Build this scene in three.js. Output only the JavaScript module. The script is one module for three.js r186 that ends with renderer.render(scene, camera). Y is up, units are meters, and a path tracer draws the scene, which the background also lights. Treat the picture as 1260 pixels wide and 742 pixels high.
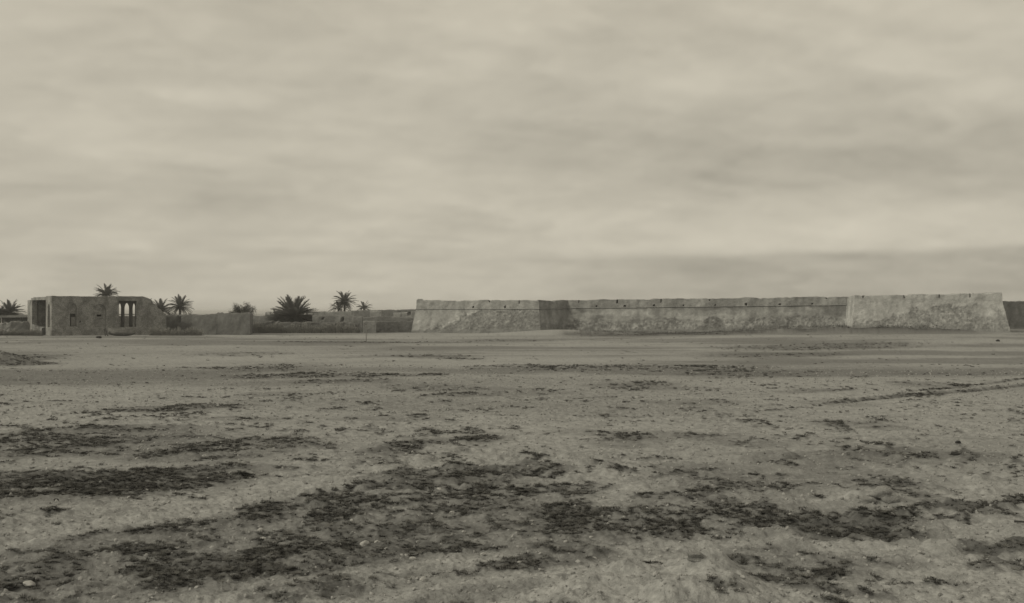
import * as THREE from 'three';
import { mergeGeometries, mergeVertices } from 'three/addons/utils/BufferGeometryUtils.js';

// ---------------------------------------------------------------- camera
// photograph: 1260 x 742, horizon at row 385, about 50 degrees wide, lens 2.8 m above the plain
const F = 1351, CX = 630, HY = 385, EYE = 2.8, R = Math.PI / 180;
const scene = new THREE.Scene();
const camera = new THREE.PerspectiveCamera(2 * Math.atan(371 / F) / R, 1260 / 742, 0.1, 12000);
camera.position.set(0, EYE, 0);
camera.rotation.x = Math.atan((HY - 371) / F);

// ---------------------------------------------------------------- noise
const H = (x, y, z) => {
  let h = Math.imul(x | 0, 374761393) ^ Math.imul(y | 0, 668265263) ^ Math.imul(z | 0, 1274126177);
  h = Math.imul(h ^ (h >>> 13), 1274126177); h ^= h >>> 16;
  return (h >>> 0) / 4294967296;
};
const q5 = t => t * t * t * (t * (t * 6 - 15) + 10);
const lerp = (a, b, t) => a + (b - a) * t;
function n2(x, y, s = 0) {
  const i = Math.floor(x), j = Math.floor(y), u = q5(x - i), v = q5(y - j);
  return lerp(lerp(H(i, j, s), H(i + 1, j, s), u), lerp(H(i, j + 1, s), H(i + 1, j + 1, s), u), v);
}
function n3(x, y, z) {
  const i = Math.floor(x), j = Math.floor(y), k = Math.floor(z), u = q5(x - i), v = q5(y - j), w = q5(z - k);
  const a = lerp(lerp(H(i, j, k), H(i + 1, j, k), u), lerp(H(i, j + 1, k), H(i + 1, j + 1, k), u), v);
  const b = lerp(lerp(H(i, j, k + 1), H(i + 1, j, k + 1), u), lerp(H(i, j + 1, k + 1), H(i + 1, j + 1, k + 1), u), v);
  return lerp(a, b, w);
}
function fbm(x, y, o = 4, s = 0) {
  let a = .5, t = 0, m = 0;
  for (let k = 0; k < o; k++) { t += a * n2(x, y, s + k * 17); m += a; a *= .5; const X = x * 1.6 - y * 1.2; y = x * 1.2 + y * 1.6; x = X; }
  return t / m;
}
const ss = (a, b, x) => { const t = Math.min(1, Math.max(0, (x - a) / (b - a))); return t * t * (3 - 2 * t); };
const clamp = (x, a = 0, b = 1) => Math.min(b, Math.max(a, x));
let seed = 12345;
const rnd = () => { seed = (Math.imul(seed, 1664525) + 1013904223) >>> 0; return seed / 4294967296; };

// ---------------------------------------------------------------- sky: one overcast, streaked cloud sheet
{
  const W = 2048, Hh = 1024, d = new Float32Array(W * Hh * 4);
  for (let j = 0; j < Hh; j++) for (let i = 0; i < W; i++) {
    const th = ((i + .5) / W - .5) * 2 * Math.PI, el = ((j + .5) / Hh - .5) * Math.PI;
    const y = Math.sin(el), x = Math.cos(el) * Math.cos(th), z = Math.cos(el) * Math.sin(th);
    let az = Math.atan2(x, -z) / R, e = el / R;              // az 0 = view, + to the right
    const yy = Math.max(y, 0) + .16, cx = x / yy, cz = z / yy;  // cloud deck seen from below
    const warp = fbm(cx * .5 + 7, cz * .5, 3, 5) - .5;
    const s1 = fbm(cx * .55 + warp * 1.5, cz * 1.3 + cx * .25 + warp, 5, 11) - .5;
    const s2 = fbm(cx * 2.1 + warp * 3, cz * 4.2 + cx * .9, 4, 31) - .5;
    const s3 = fbm(cx * 5.5 + s2 * 2 + warp * 6, cz * 9 + cx * 2, 3, 51) - .5;
    const mot = fbm(az * .22 + s2 * 3, e * .7 + az * .03 + s2 * 2, 5, 91) - .5;
    const diag = fbm(az * .05 + e * .10 + warp, e * .42 - az * .22 + mot * 1.5, 4, 95) - .5;
    const s4 = fbm(az * .9 + mot * 4, e * 2.4 + mot * 3, 3, 97) - .5;
    let L = .52 * (1 + .10 * s1 + .12 * s2 + .14 * s3 + .18 * mot + .16 * diag + .10 * s4);
    const wob = (fbm(az * .09, e * .5, 4, 71) - .5);
    const right = ss(-5, 12, az) * ss(175, 130, az);
    // long stratus banks low in the right half of the sky
    L -= .115 * right * ss(3.15 + (az - 10) * .012, 2.75 + (az - 10) * .012, e + wob * .15) * ss(-.5, .8, e);
    L -= .10 * right * ss(5.0, 6.6, e + wob * 1.6) * ss(11.5, 8.2, e + wob * 3.5);
    L += .035 * ss(2.9, 3.6, e) * ss(6.4, 4.6, e) * ss(-20, 8, az) * ss(175, 130, az);
    L -= .03 * ss(3, .3, e) * ss(-16, -3, az) * ss(12, 4, az);
    if (e < 0) L = .3;
    const k = (j * W + i) * 4, warm = .02 * ss(10, 25, e);
    d[k] = L * (1 + warm); d[k + 1] = L * .929; d[k + 2] = L * (.76 - warm); d[k + 3] = 1;
  }
  const t = new THREE.DataTexture(d, W, Hh, THREE.RGBAFormat, THREE.FloatType);
  t.mapping = THREE.EquirectangularReflectionMapping; t.magFilter = THREE.LinearFilter; t.minFilter = THREE.LinearFilter; t.wrapS = THREE.RepeatWrapping; t.needsUpdate = true;
  scene.background = t; scene.environment = t;
}
// weak veiled sun, left of and behind the camera
const sun = new THREE.DirectionalLight(new THREE.Color().setRGB(1, .93, .75), 1.4);
sun.position.set(-95, 62, -50); sun.target.position.set(0, 0, -95);
sun.castShadow = true; sun.shadow.radius = 22; sun.shadow.mapSize.set(4096, 4096);
Object.assign(sun.shadow.camera, { left: -130, right: 130, top: 90, bottom: -90, near: 1, far: 400 });
scene.add(sun, sun.target);
const renderer = new THREE.WebGLRenderer();
renderer.toneMapping = THREE.LinearToneMapping;
renderer.toneMappingExposure = 1;
renderer.shadowMap.enabled = true;

// ---------------------------------------------------------------- helpers
const X = (px, D) => (px - CX) / F * D;
const Y = (py, D) => EYE - (py - HY) * D / F;
const DEP = py => EYE * F / (py - HY);
const used = {};
function numbered(n) { const k = used[n] = (used[n] ?? -1) + 1; return k ? n + '_' + String(k).padStart(3, '0') : n; }
function tag(o, label, category, group, kind) {
  o.name = numbered(o.name); o.userData = { label, category };
  if (group) o.userData.group = group;
  if (kind) o.userData.kind = kind;
  scene.add(o); return o;
}
function mesh(name, g, m, parent) {
  const o = new THREE.Mesh(g, m); o.name = name; o.castShadow = o.receiveShadow = true;
  if (parent) parent.add(o);
  return o;
}
function group(name, x = 0, y = 0, z = 0, turn = 0) { const g = new THREE.Group(); g.name = name; g.position.set(x, y, z); g.rotation.y = turn; return g; }
function grid(nu, nv, fn) {                          // sheet of (nu+1) x (nv+1) points
  const pos = new Float32Array((nu + 1) * (nv + 1) * 3), col = new Float32Array(pos.length), uv = new Float32Array((nu + 1) * (nv + 1) * 2);
  let k = 0;
  for (let j = 0; j <= nv; j++) for (let i = 0; i <= nu; i++, k++) {
    const r = fn(i, j);
    pos[k * 3] = r[0]; pos[k * 3 + 1] = r[1]; pos[k * 3 + 2] = r[2];
    const c = r[3]; col[k * 3] = c; col[k * 3 + 1] = c * (r[6] ?? 1.02); col[k * 3 + 2] = c * (r[7] ?? 1.015);
    uv[k * 2] = r[4]; uv[k * 2 + 1] = r[5];
  }
  const idx = new Uint32Array(nu * nv * 6); let q = 0;
  for (let j = 0; j < nv; j++) for (let i = 0; i < nu; i++) {
    const a = j * (nu + 1) + i, b = a + 1, c = a + nu + 1, d = c + 1;
    idx[q++] = a; idx[q++] = b; idx[q++] = d; idx[q++] = a; idx[q++] = d; idx[q++] = c;
  }
  const g = new THREE.BufferGeometry();
  g.setAttribute('position', new THREE.BufferAttribute(pos, 3)); g.setAttribute('color', new THREE.BufferAttribute(col, 3)); g.setAttribute('uv', new THREE.BufferAttribute(uv, 2));
  g.setIndex(new THREE.BufferAttribute(idx, 1)); g.computeVertexNormals();
  return g;
}
function tile(N, fn, srgb) {                         // tiling texture, fn(u,v) -> 0..1 grey
  const d = new Uint8Array(N * N * 4);
  for (let j = 0; j < N; j++) for (let i = 0; i < N; i++) { const v = clamp(fn(i / N, j / N)) * 255, k = (j * N + i) * 4; d[k] = d[k + 1] = d[k + 2] = v; d[k + 3] = 255; }
  const t = new THREE.DataTexture(d, N, N); t.wrapS = t.wrapT = THREE.RepeatWrapping; t.magFilter = THREE.LinearFilter; t.minFilter = THREE.LinearMipmapLinearFilter; t.generateMipmaps = true;
  if (srgb) t.colorSpace = THREE.SRGBColorSpace;
  t.needsUpdate = true; return t;
}
function pn(u, v, f, s) {                            // periodic value noise
  const x = u * f, y = v * f, i = Math.floor(x), j = Math.floor(y), a = q5(x - i), b = q5(y - j), m = k => ((k % f) + f) % f;
  return lerp(lerp(H(m(i), m(j), s), H(m(i + 1), m(j), s), a), lerp(H(m(i), m(j + 1), s), H(m(i + 1), m(j + 1), s), a), b);
}
const gritT = tile(1024, (u, v) => .70 + .3 * (.35 * pn(u, v, 24, 1) + .3 * pn(u, v, 90, 2) + .35 * pn(u, v, 300, 3)), true);
const gritB = tile(1024, (u, v) => .3 * pn(u, v, 60, 5) + .4 * pn(u, v, 150, 6) + .3 * pn(u, v, 400, 7));
const pf = (u, v, f, o, sd) => { let a = .5, t = 0, m = 0; for (let k = 0; k < o; k++) { t += a * pn(u, v, f << k, sd + k); m += a; a *= .55; } return t / m; };
const warped = (u, v, f, o, sd) => { const w = .9 / f; return pf(u + w * (pf(u, v, f, 2, sd + 40) - .5), v + w * (pf(u, v, f, 2, sd + 60) - .5), f, o, sd); };
const mudT = tile(1024, (u, v) => .80 + .34 * (warped(u, v, 5, 6, 11) - .5) + .18 * (pn(u, v, 160, 14) - .5), true);
const patchT = tile(1024, (u, v) => {                 // patched and washed-out mud render
  const a = warped(u, v, 4, 6, 211), b = warped(u, v, 9, 5, 231);
  return .76 + .22 * (a - .5) + .34 * (b - .5) - .10 * ss(.56, .66, b) + .05 * ss(.58, .64, a) + .22 * (pn(u, v, 70, 252) - .5) + .14 * (pn(u, v, 140, 251) - .5);
}, true);
const mudB = tile(1024, (u, v) => .4 * pn(u, v, 20, 21) + .35 * pn(u, v, 60, 22) + .25 * pn(u, v, 180, 23));
const std = (o) => new THREE.MeshStandardMaterial({ roughness: 1, metalness: 0, ...o });
const M = {
  sand: std({ vertexColors: true, map: gritT, bumpMap: gritB, bumpScale: .012 }),
  mud: std({ vertexColors: true, map: mudT, bumpMap: mudB, bumpScale: .05, side: THREE.DoubleSide }),
  mudflat: std({ color: new THREE.Color().setRGB(0.270, 0.273, 0.270), map: mudT, bumpMap: mudB, bumpScale: .05 }),
  mudpale: std({ color: new THREE.Color().setRGB(0.330, 0.334, 0.330), map: mudT, bumpMap: mudB, bumpScale: .05 }),
  wood: std({ color: new THREE.Color().setRGB(0.100, 0.101, 0.100), map: mudT, bumpMap: mudB, bumpScale: .01 }),
  oldwood: std({ color: new THREE.Color().setRGB(.34, .34, .33), map: mudT, bumpMap: mudB, bumpScale: .01 }),
  frond: std({ color: new THREE.Color().setRGB(0.150, 0.152, 0.150), side: THREE.DoubleSide }),
  bark: std({ color: new THREE.Color().setRGB(0.110, 0.111, 0.110), map: mudT, bumpMap: mudB, bumpScale: .03 }),
  paleleaf: std({ color: new THREE.Color().setRGB(.17, .172, .165), side: THREE.DoubleSide }),
  leaf: std({ color: new THREE.Color().setRGB(0.085, 0.086, 0.085), side: THREE.DoubleSide }),
  dry: std({ color: new THREE.Color().setRGB(.30, .30, .29), side: THREE.DoubleSide }),
  tuft: std({ color: 0xffffff, side: THREE.DoubleSide }),
  stone: std({ color: new THREE.Color().setRGB(.78, .785, .77), map: mudT, bumpMap: mudB, bumpScale: .01 }),
  clod: std({ color: new THREE.Color().setRGB(.46, .465, .46), map: mudT, bumpMap: mudB, bumpScale: .02 }),
  darkstone: std({ color: new THREE.Color().setRGB(0.060, 0.061, 0.060), map: mudT, bumpMap: mudB, bumpScale: .01 }),
};
const bx = (x0, x1, y0, y1, z0, z1) => { const g = new THREE.BoxGeometry(x1 - x0, y1 - y0, z1 - z0); g.translate((x0 + x1) / 2, (y0 + y1) / 2, (z0 + z1) / 2); const p = g.attributes.position, n = g.attributes.normal, u = g.attributes.uv; for (let i = 0; i < p.count; i++) { const ax = Math.abs(n.getX(i)), ay = Math.abs(n.getY(i)); u.setXY(i, (ax > .5 ? p.getZ(i) : p.getX(i)) / 5, (ay > .5 ? p.getZ(i) : p.getY(i)) / 5); } return g; };
const bar = (a, b, r, r2 = r, n = 6) => { const A = new THREE.Vector3(...a), B = new THREE.Vector3(...b), g = new THREE.CylinderGeometry(r2, r, A.distanceTo(B), n); g.applyQuaternion(new THREE.Quaternion().setFromUnitVectors(new THREE.Vector3(0, 1, 0), B.clone().sub(A).normalize())); g.translate((A.x + B.x) / 2, (A.y + B.y) / 2, (A.z + B.z) / 2); return g; };

// ---------------------------------------------------------------- terrain height
const gauss = (x, z, cx, cz, sx, sz) => Math.exp(-((x - cx) ** 2 / (2 * sx * sx) + (z - cz) ** 2 / (2 * sz * sz)));
function broad(x, z) {                                // the lie of the land
  const D = -z, r = Math.hypot(x, z);
  let h = 1.15 * ss(7.2, 3, r);                                                    // the rise the camera stands on
  h += .5 * ss(8, 48, x) * ss(70, 128, D);                                         // plain lifts towards the far right
  h += .62 * gauss(x, z, 6, -142.5, 5.2, 2.6) + .3 * gauss(x, z, -12, -145, 5, 3); // sand drifted against the bastion
  { const d = (D - 138.9 + (x - 30) * .40) * .93 + 2.2 * (n2(x / 3, 1, 44) - .5); h += .52 * ss(-4.2, -2.2, d) * ss(22, 34, x) * ss(60, 47, x); }
  h += .1 * gauss(x, z, 43, -134, 6, 3.4) ; // bank at the foot of the curtain and tower
  h += .78 * gauss(x, z, -30, -62, 1.75, 1.5);                                 // earth mound at the left
  h += (.40 + .3 * (n2(x / .5, z / .5, 46) - .5)) * gauss(x, z, 1.7, -10.6, .75, .6) + .12 * gauss(x, z, 2.4, -9.6, .25, .3) + .1 * gauss(x, z, .7, -10.2, .5, .6);
  h += .12 * gauss(x, z, X(1085, 16.4), -16.4, .5, .35);
  { const u = (x - 10) * .76 + (D - 33.8) * .65, v = (D - 33.8) * .76 - (x - 10) * .65; h += .07 * Math.exp(-(((v - .3) / .28) ** 2)) * ss(-.5, 1, u) * ss(22, 15, u) - .05 * Math.exp(-((v / .22) ** 2)) * ss(-.5, 1, u) * ss(22, 15, u); }
  h += .35 * (fbm(x / 38 + 3, z / 38, 3, 41) - .5) * ss(20, 70, D) * (1 - .6 * ss(110, 130, D));
  return h;
}

// ---------------------------------------------------------------- where the dark ground scrub grows
// photo spots [column, row, half width, half height, slope, strength] turned into patches on the plain
const spots = [
  [60, 600, 110, 20, -.06, .95], [190, 590, 120, 15, -.08, 1], [290, 577, 50, 8, -.06, .9], [30, 545, 70, 12, 0, .75], [120, 540, 120, 14, -.03, .8], [240, 553, 110, 12, 0, .72], [310, 545, 60, 10, 0, .6],
  [20, 735, 80, 14, -.05, .7], [150, 690, 130, 26, -.15, .6], [240, 700, 120, 26, -.1, .5], [60, 728, 90, 14, 0, .6], [30, 690, 50, 14, -.1, .55], [225, 503, 88, 5, -.02, .95], [130, 530, 90, 6, -.04, .8], [330, 452, 70, 4, 0, .6],
  [100, 700, 100, 28, -.15, .95], [60, 720, 60, 20, -.1, .8], [180, 725, 90, 16, -.1, .7], [210, 665, 120, 22, -.2, .8], [300, 650, 110, 22, -.2, .82], [300, 695, 120, 20, -.15, .78],
  [400, 640, 120, 26, -.12, .82], [400, 680, 120, 22, -.1, .75], [500, 620, 120, 26, -.12, .82], [480, 660, 130, 22, -.05, .78], [450, 610, 90, 12, -.15, .8], [570, 590, 90, 14, -.1, .95], [640, 580, 70, 8, 0, .85], [620, 615, 110, 18, 0, .6],
  [560, 650, 110, 14, -.08, .85], [680, 640, 100, 12, -.03, .8], [640, 670, 110, 12, -.05, .72], [690, 690, 76, 11, -.16, 1.1], [480, 715, 110, 14, -.05, .62], [580, 735, 70, 10, -.1, .62], [380, 725, 70, 12, 0, .55],
  [770, 650, 90, 16, 0, .55], [860, 640, 80, 22, 0, .58], [830, 615, 60, 8, 0, .6], [960, 632, 90, 14, 0, .6], [1050, 640, 80, 12, .0, 1.1], [1130, 612, 34, 7, 0, 1], [1000, 655, 110, 12, 0, .55], [1060, 660, 50, 6, 0, .7],
  [960, 685, 80, 14, .05, .65], [990, 705, 80, 18, .05, .85], [1075, 690, 60, 7, .05, .75], [960, 728, 50, 10, 0, .75], [1238, 672, 48, 8, 0, 1], [1206, 695, 14, 5, 0, 1.1], [1247, 695, 15, 5, 0, 1.1], [1180, 625, 60, 6, 0, .7], [1225, 622, 40, 6, 0, .7], [1130, 657, 40, 4, 0, .6], [1060, 735, 40, 8, 0, .5],
  [900, 600, 110, 12, 0, .62], [1040, 590, 120, 14, 0, .6], [1010, 565, 110, 10, 0, .58], [860, 580, 80, 10, 0, .5], [1100, 556, 80, 6, 0, .62], [1190, 560, 60, 5, 0, .55], [1050, 520, 60, 5, 0, .52], [1100, 525, 30, 3, 0, .6],
  [540, 545, 70, 8, -.12, .82], [480, 555, 40, 5, -.1, .66], [790, 535, 90, 8, 0, .62], [760, 545, 60, 6, 0, .56], [900, 540, 70, 6, 0, .5],
  [1150, 474, 40, 3, 0, .7], [1000, 482, 40, 2.5, -.05, .7], [860, 495, 60, 3, 0, .5], [1030, 497, 40, 3, 0, .4],
  [785, 475, 52, 5, 0, .68], [770, 453, 120, 4, 0, .66], [640, 452, 60, 3, 0, .5], [400, 462, 100, 3.5, 0, .8], [545, 478, 65, 4, 0, .68], [560, 487, 40, 2.4, 0, .7], [500, 462, 50, 2.5, 0, .66], [630, 484, 70, 4, 0, .5], [430, 470, 70, 3, 0, .55], [350, 485, 60, 3, 0, .5], [470, 515, 60, 4, 0, .5], [320, 515, 50, 4, 0, .5],
  [1010, 427, 120, 3, -.02, .75], [960, 436, 90, 3, -.03, .6], [900, 455, 60, 4, -.1, .55], [930, 462, 70, 5, -.06, .5], [870, 452, 50, 3, 0, .5], [1150, 460, 70, 3, 0, .4], [530, 438, 40, 2, 0, .85], [480, 437, 40, 1.6, 0, .5], [560, 441, 40, 1.4, 0, .5],
  [440, 421, 100, 1.3, 0, .75], [620, 419, 60, 1.4, -.02, .5], [300, 435, 60, 2.4, 0, .5], [250, 452, 50, 2, 0, .45], [340, 452, 30, 1.6, 0, .7], [120, 475, 50, 3, 0, .4], [10, 440, 34, 8, .12, .95],
  [760, 412.5, 60, 1.2, 0, 1], [860, 412.5, 100, 1.2, 0, .8], [980, 411, 90, 1.6, -.01, .75], [1090, 410, 60, 1.4, 0, .8], [770, 432, 6, 2, 0, .8],
].map(([px, py, rx, ry, sl, st]) => {
  const D = DEP(py), k = EYE * F, d0 = k / (py - HY + ry), d1 = k / Math.max(py - HY - ry, 4);
  const a = rx * D / F, b = (d1 - d0) / 2, t = Math.atan2(-sl * D / EYE, 1), c = (d0 + d1) / 2;
  return { x: X(px, c), D: c, a: a / Math.max(.3, Math.cos(t)), b: Math.max(.18, b * Math.cos(t)), ca: Math.cos(t), sa: Math.sin(t), st };
});
const foot = (x, D, a, b, st, t = 0) => spots.push({ x, D, a, b, ca: Math.cos(t), sa: Math.sin(t), st });
for (let i = 0; i <= 12; i++) foot(lerp(9, 41, i / 12), lerp(145.6, 133.6, i / 12), 2.6, .7, i < 7 ? .9 : .75, -.35);   // litter and weeds caught at the foot of the curtain
for (let i = 0; i < 9; i++) foot(lerp(24, 50, i / 8), lerp(137.8, 127.8, i / 8), 3, 2.2, 1.1, -.38);
for (let i = 0; i < 4; i++) foot(lerp(42, 52, i / 3), lerp(130.8, 128.6, i / 3), 3, .6, .8, -.2);
for (const [x, D, a, b] of [[-29.6, 61.6, 2.6, 2.6], [-28, 61, 2.2, 1.8], [-26.8, 60.4, 1.6, 1.2]]) foot(x, D, a, b, 1.1);   // weeds on the earth mound
for (let i = 0; i <= 16; i++) { const t = i / 16; foot(lerp(10, 21.5, t), lerp(33.8, 43.6, t), .75, .2, 1.05, .7); if (t > .25) foot(lerp(10.6, 21.5, t), lerp(35.4, 46, t), .7, .2, .95, .75); }   // old cart ruts with weeds in them
for (const s of spots) s.reach = Math.max(s.a, s.b) * 1.5 + .6;
let patchCover = 0;                                        // cover by the scrub patches; soil is drawn darker where it is high
function scrub(x, z) {                                // 0 bare .. 1 covered
  const D = -z;
  let m = 1;
  const wx = fbm(x / 1.9 + 31, z / 1.9, 3, 171) - .5, wz = fbm(x / 1.9, z / 1.9 + 57, 3, 181) - .5;
  for (const s of spots) {
    let dx = x - s.x, dz = D - s.D;
    if (dx > s.reach || dx < -s.reach || dz > s.reach || dz < -s.reach) continue;
    const k = Math.min(2.2, s.b * 1.3); dx += wx * k; dz += wz * k;
    const u = (dx * s.ca + dz * s.sa) / s.a, v = (-dx * s.sa + dz * s.ca) / s.b, q = u * u + v * v;
    if (q < 2.2) m *= 1 - clamp(s.st * .92) * (1 - ss(.2, 2.2, q));
  }
  m = 1 - m; patchCover = m;
  const a = fbm(x / 2.6, z / 2.6, 3, 101), b = fbm(x / .5 + 9, z / .5, 3, 131), c = n2(x / .11, z / .11, 151), e = fbm(x / 1.1, z / 1.1, 2, 161);
  m = Math.max(m, (.26 * ss(70, 16, D) + .02) * (.5 + a));
  return ss(.30, .78, m * .75 + (a - .5) * .2 + (e - .5) * .40 + (b - .5) * 1.15 + (c - .5) * .55);
}

// height of the soil itself; ripples finer than the sheet's own mesh are left out
function surface(x, z, s, front = true) {
  const r = Math.hypot(x, z), step = r * r * .75 / (EYE * 1098), f = w => ss(w * .9, w * .35, step);
  let h = broad(x, z);
  h += .10 * (fbm(x / 9, z / 9, 2, 201) - .5) * f(9) + .055 * (n2(x / 2.3, z / 2.3, 202) - .5) * f(2.3) + .03 * (n2(x / .8, z / .8, 203) - .5) * f(.8);
  if (!front) return h;
  const lump = n2(x / .34, z / .34, 204), fine = n2(x / .13, z / .13, 205), fine2 = n2(x / .05, z / .05, 206);
  const clod = ss(.42, .7, fbm(x / 5, z / 5, 2, 208)) * .8 + .6;
  h += (.05 * ss(.5, .9, lump) + .046 * (fine - .5)) * clod * f(.5) + .032 * (fine2 - .5) * f(.16);
  return h + s * (.008 + .02 * fine) * f(1.5);
}
// ---------------------------------------------------------------- ground: one sheet out to the horizon
{
  const az = [], rad = [];
  const dense = 31, nd = 1000;
  for (let a = -180; a < -dense; a += 4) az.push(a * R);
  for (let i = 0; i <= nd; i++) az.push((-dense + 2 * dense * i / nd) * R);
  for (let a = dense + 4; a < 180; a += 4) az.push(a * R);
  az.push(180 * R);
  for (const r of [.05, .8, 1.6, 2.4, 3.2, 4, 4.8, 5.6, 6.2, 6.8, 7.2]) rad.push(r);
  for (let p = 395; p > 16; p -= .75) rad.push(EYE * 1098 / p);
  for (const r of [200, 212, 226, 243, 263, 290, 330, 390, 470, 600, 850, 1300, 2200, 4000, 7500]) rad.push(r);
  const nu = az.length - 1, nv = rad.length - 1;
  const g = grid(nu, nv, (i, j) => {
    const r = rad[nv - j], x = Math.sin(az[i]) * r, z = -Math.cos(az[i]) * r, D = -z;
    const front = Math.abs(az[i]) < 33 * R && r > 5;
    let h, c = .38, s = 0;
    h = surface(x, z, s = front && r < 190 ? scrub(x, z) : 0, front);
    if (front) {
      const fine = n2(x / .13, z / .13, 205);
      const tone = fbm(x / 14, z / 14, 4, 301), tone2 = fbm(x / 1.3, z / 1.3, 3, 302), gr = .55 * n2(x / .09, z / .09, 303) + .45 * n2(x / .035, z / .035, 304);
      c = .38 * (1 + .40 * (tone - .5) + .36 * (tone2 - .5) + .72 * (gr - .5) * (.3 + .7 * ss(.9, .12, r * r / 4100)));
      // damp, crusted and pale wind-swept soil lie in long strips across the plain
      const strip = fbm(x / 22, z / 6.5, 4, 305); c *= 1 - .36 * ss(.44, .6, strip) * ss(22, 50, r) + .10 * ss(.48, .3, strip);
      c *= 1 + .16 * gauss(x, z, 5, -141, 9, 4) + .10 * gauss(x, z, -25, -140, 14, 6);
      c *= 1 - .34 * ss(.05, .6, (s > 0 || r < 190 ? patchCover : 0) + .9 * (tone2 - .5) + .5 * (gr - .5)) * (r < 190 ? 1 : 0);
      const sc = .078 + .12 * gr + .08 * (tone2 - .5);
      c = lerp(c, sc, s * (.7 + .3 * n2(x / .4, z / .4, 192)));
    }
    return [x, h, z, c, x / 3.1, z / 3.1];
  });
  const o = mesh('ground', g, M.sand); o.userData = { kind: 'structure', label: 'bare sandy plain with crusted soil running out to the horizon', category: 'ground' };
  o.name = numbered('ground'); scene.add(o);
}
console.log('ground done');

// ---------------------------------------------------------------- walls of mud
// path: [x, z, top, base] points; outer face looks to the right-hand side of travel reversed (towards the camera when going left to right)
function mitres(P, closed) {
  const n = P.length, out = [];
  for (let i = 0; i < n; i++) {
    const dir = (a, b) => { const dx = b[0] - a[0], dz = b[1] - a[1], l = Math.hypot(dx, dz); return [dz / l, -dx / l]; };
    const prev = i > 0 ? dir(P[i - 1], P[i]) : closed ? dir(P[n - 1], P[0]) : null, next = i < n - 1 ? dir(P[i], P[i + 1]) : closed ? dir(P[n - 1], P[0]) : null;
    const a = prev ?? next, b = next ?? prev, k = 1 + a[0] * b[0] + a[1] * b[1];
    out.push([(a[0] + b[0]) / Math.max(k, .35), (a[1] + b[1]) / Math.max(k, .35)]);
  }
  return out;
}
function rough(p, amp) {                              // uneven hand-laid surface
  const [x, y, z] = p;
  const f = (s, o) => n3(x / s + o, y / s, z / s) - .5;
  p[0] += amp * (f(1.3, 3) * 1.2 + f(.35, 40) * .8); p[1] += amp * .5 * f(.6, 90); p[2] += amp * (f(1.3, 13) * 1.2 + f(.35, 70) * .8);
  return p;
}
// one run of wall between two corners; prof(t, u, s) rows are [inward offset, height] pairs
function run(A, B, mA, mB, rows, step, tone, opt = {}) {
  const L = Math.hypot(B[0] - A[0], B[1] - A[1]), nu = Math.max(2, Math.round(L / step)), nv = rows.length - 1;
  const nx = (B[1] - A[1]) / L, nz = -(B[0] - A[0]) / L;
  return grid(nu, nv, (i, j) => {
    const t = i / nu, s = t * L, base = lerp(A[3], B[3], t), top = lerp(A[2], B[2], t);
    const [off, hgt, face] = rows[j](s, t, base, top);
    const ix = lerp(mA[0], mB[0], t), iz = lerp(mA[1], mB[1], t);
    let p = [lerp(A[0], B[0], t) + ix * off, hgt, lerp(A[1], B[1], t) + iz * off];
    rough(p, opt.amp ?? .07);
    const r = tone(s, t, hgt, face, p, L);
    const push = Array.isArray(r) ? r[1] : 0, c = Array.isArray(r) ? r[0] : r;
    const edge = Math.min(1, s / .4, (L - s) / .4);
    p[0] += nx * push * edge; p[2] += nz * push * edge;
    return [...p, c, s / 5, hgt / 5 + off / 5];
  });
}
const lin = (a, b, n) => Array.from({ length: n + 1 }, (_, i) => a + (b - a) * i / n);

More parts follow.
